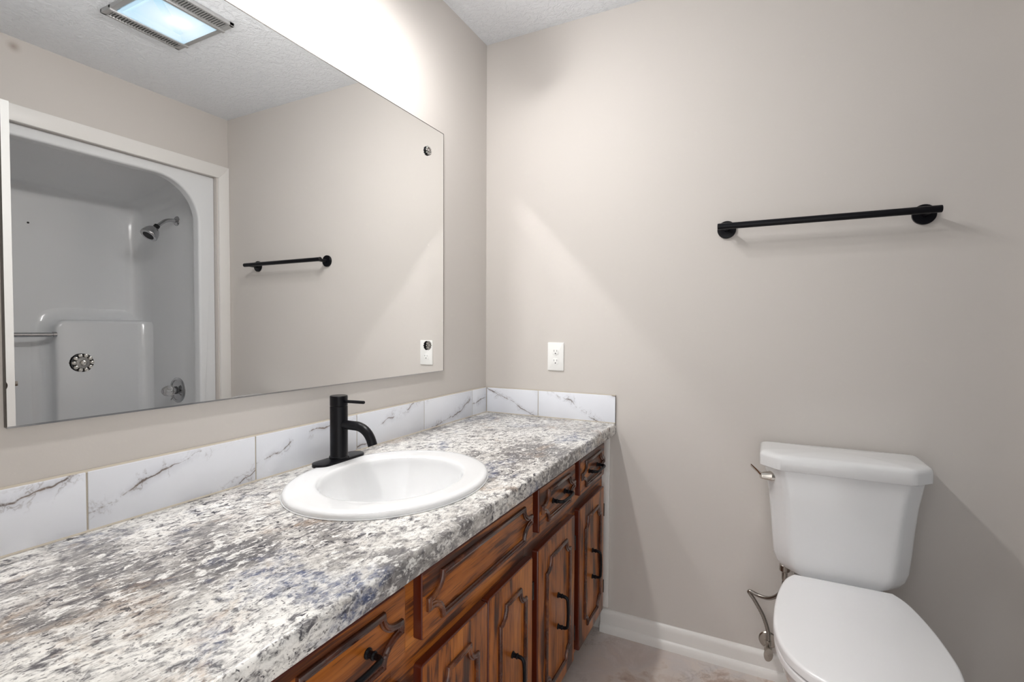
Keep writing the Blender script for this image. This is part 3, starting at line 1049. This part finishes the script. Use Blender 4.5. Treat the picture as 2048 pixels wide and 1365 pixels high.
MB().lathe([(0.0055, -0.004), (0.0055, 0.0015), (0.0, 0.002)], (XB - 0.0, -0.657, 1.775), (-1, 0, 0), 14).build('plug', M_SLOT, sh)['label'] = 'small dark plug in the back wall of the shower'
gb = thing('grab_bar', 'short chrome grab bar on the shower wall beside the ledge', 'grab bar', (2.44, -0.8, 1.155))
b = MB().tube([(2.435, -0.594, 1.157), (2.435, -1.05, 1.157)], 0.0125, 18)
b.build('bar', M_CHROME, gb)
for yy in (-0.594, -1.05):
    b = MB().tube([(2.435, yy - 0.008, 1.157), (2.435, yy + 0.008, 1.157)], 0.0155, 18)
    b.tube([(2.435, yy, 1.157), (XB - 0.0, yy, 1.157)], 0.007, 12)
    b.build('mount', M_CHROME, gb)

# shower head on its bent arm
hx, hz = 2.128, 1.850
hd = thing('showerhead', 'chrome shower head on a bent arm high on the shower wall', 'shower head', (hx, YA, hz))
MB().lathe([(0.030, -0.004), (0.030, 0.001), (0.027, 0.005), (0.013, 0.010), (0.010, 0.010)], (hx, YA - 0.001, hz), (0, -1, 0), 26).build('flange', M_CHROME, hd)
pts = spline([(hx, YA, hz), (hx, YA - 0.035, hz - 0.001), (hx, YA - 0.065, hz - 0.010), (hx, YA - 0.090, hz - 0.030), (hx, YA - 0.118, hz - 0.056)], 6)
MB().tube([tuple(p) for p in pts], 0.0105, 16).build('arm', M_CHROME, hd)
e = Vector(pts[-1])
ax = Vector((-0.10, -0.62, -0.78)).normalized()
MB().lathe([(0.013, -0.012), (0.016, -0.010), (0.016, 0.010), (0.013, 0.014)], e, ax, 20).build('swivel_nut', M_HINGE, hd)['label'] = 'dark swivel nut'
MB().lathe([(0.012, 0.008), (0.020, 0.014), (0.032, 0.026), (0.041, 0.044), (0.045, 0.064), (0.046, 0.074), (0.0445, 0.077), (0.042, 0.0775)], e, ax, 32).build('head', M_CHROME, hd, ang=60)
MB().lathe([(0.0415, 0.0745), (0.0415, 0.0768), (0.030, 0.0775), (0.0, 0.078)], e, ax, 28).build('spray_face', M_HINGE, hd)['label'] = 'dark spray face'

# shower valve
vx, vzz = 2.140, 0.812
vv = thing('shower_valve', 'chrome shower valve with a clear knob low on the shower wall', 'valve', (vx, YA, vzz))
MB().lathe([(0.078, -0.004), (0.078, 0.003), (0.073, 0.008), (0.062, 0.010), (0.060, 0.006), (0.030, 0.006), (0.024, 0.010), (0.022, 0.030), (0.0, 0.031)], (vx, YA - 0.001, vzz), (0, -1, 0), 40).build('escutcheon', M_CHROME, vv)
b = MB()
rings = []
for h_, r_ in ((0.030, 0.020), (0.036, 0.029), (0.046, 0.032), (0.060, 0.030), (0.074, 0.026), (0.084, 0.022), (0.088, 0.017), (0.0885, 0.001)):
    rings.append([(vx + r_ * (1 + 0.10 * cos(8 * 2 * pi * k / 48)) * cos(2 * pi * k / 48), YA - h_, vzz + r_ * (1 + 0.10 * cos(8 * 2 * pi * k / 48)) * sin(2 * pi * k / 48)) for k in range(48)])
b.loft(rings)
b.build('knob', M_ACRYL, vv)['label'] = 'clear acrylic fluted knob'
b = MB().lathe([(0.012, 0), (0.012, 0.004), (0.0, 0.005)], (vx, YA - 0.0885, vzz), (0, -1, 0), 18)
b.build('knob_cap', M_CHROME, vv)
b = MB().tube([(vx - 0.005, YA - 0.028, vzz - 0.030), (vx - 0.012, YA - 0.050, vzz - 0.055)], [0.004, 0.003], 10)
b.build('diverter', M_CHROME, vv)

# ------------------------------------------------------------------ ceiling fan light
cl = thing('ceiling_fan_light', 'square ceiling exhaust fan with a lit lens between two grilles', 'ceiling light', (1.045, -0.735, H))
LX0, LX1, LY0, LY1 = 0.855, 1.238, -0.885, -0.592
zf = H - 0.016
b = MB()
# rim and cross frame (four borders and the two bars beside the lens)
b.box(LX0, LX1, LY1 - 0.022, LY1, zf, H - 0.0005, 0.003)
b.box(LX0, LX1, LY0, LY0 + 0.022, zf, H - 0.0005, 0.003)
b.box(LX0, LX0 + 0.012, LY0, LY1, zf, H - 0.0005, 0.003)
b.box(LX1 - 0.012, LX1, LY0, LY1, zf, H - 0.0005, 0.003)
b.box(LX0 + 0.060, LX0 + 0.074, LY0, LY1, zf - 0.006, H - 0.0005, 0.002)
b.box(LX1 - 0.074, LX1 - 0.060, LY0, LY1, zf - 0.006, H - 0.0005, 0.002)
b.build('frame', M_VENT, cl)
for xa, xb in ((LX0 + 0.012, LX0 + 0.060), (LX1 - 0.060, LX1 - 0.012)):
    b = MB()
    nb = 24
    for k in range(nb):
        yy = LY0 + 0.026 + (LY1 - LY0 - 0.052) * k / (nb - 1)
        b.box(xa, xb, yy - 0.0020, yy + 0.0020, zf + 0.001, zf + 0.009)
    g = b.build('grille', M_VENT, cl, flat=True)
    MB().box(xa, xb, LY0 + 0.02, LY1 - 0.02, H - 0.003, H - 0.0006).build('shade_sheet', M_SHADE, g, flat=True)['label'] = 'dark sheet painted as the shade behind the grille'  # dark sheet paints the shade seen between the grille bars
# dished lens
b = MB()
lens = rrect(LX0 + 0.074, LX1 - 0.074, LY0 + 0.022, LY1 - 0.022, 0.004, 2)
def lens_ring(ins, z):
    return [(a, bb, z) for a, bb in inset(lens, ins)]
b.loft([lens_ring(0.0, zf - 0.001), lens_ring(0.012, zf - 0.002), lens_ring(0.030, zf + 0.010), lens_ring(0.034, zf + 0.0112)], False, True)
b.build('lens', M_LENS, cl, ang=20)['label'] = 'lit bluish-white lens'

# ------------------------------------------------------------------ vanity light over the mirror (just above the frame)
vl = thing('vanity_light', 'vanity light bar with four lit bulbs above the mirror', 'wall light', (0.0, -0.905, 2.235))
MB().box(0.0005, 0.03, -1.23, -0.66, 2.31, 2.40, 0.006).build('backplate', M_BLACK, vl)
for yy in (-0.632, -0.82, -1.008, -1.196):
    gz, gx = 2.240, 0.262
    b = MB().tube([tuple(p) for p in spline([(0.028, yy, 2.345), (0.09, yy, 2.36), (0.16, yy, 2.355), (0.205, yy, 2.335), (0.225, yy, 2.303)], 5)], 0.007, 12)
    b.lathe([(0.016, 0), (0.021, 0.006), (0.021, 0.028), (0.010, 0.034)], (gx - 0.0165, yy, gz + 0.0286), (-0.5, 0, 0.866), 20)
    arm = b.build('arm', M_BLACK, vl)
    # bulb: lit lower dome; opaque upper shell added to block light to the wall
    R_, n = 0.030, 12
    TILT = (-sin(radians(24)), 0, cos(radians(24)))      # made-up lean that turns the light away from the wall
    a0 = 0.42
    pr_lo = [(R_ * cos(a), R_ * sin(a)) for a in [-pi / 2 + (pi / 2 - a0) * k / n for k in range(n + 1)]]
    pr_hi = [(R_ * cos(a), R_ * sin(a)) for a in [-a0 + (1.15 + a0) * k / n for k in range(n + 1)]] + [(0.014, R_ + 0.002)]
    MB().lathe(pr_lo, (gx, yy, gz), TILT, 32).build('lit_dome', M_BULB, arm)['label'] = 'lit lower dome of the bulb'
    MB().lathe(pr_hi, (gx, yy, gz), TILT, 32).build('light_shield', M_PLATE, arm)
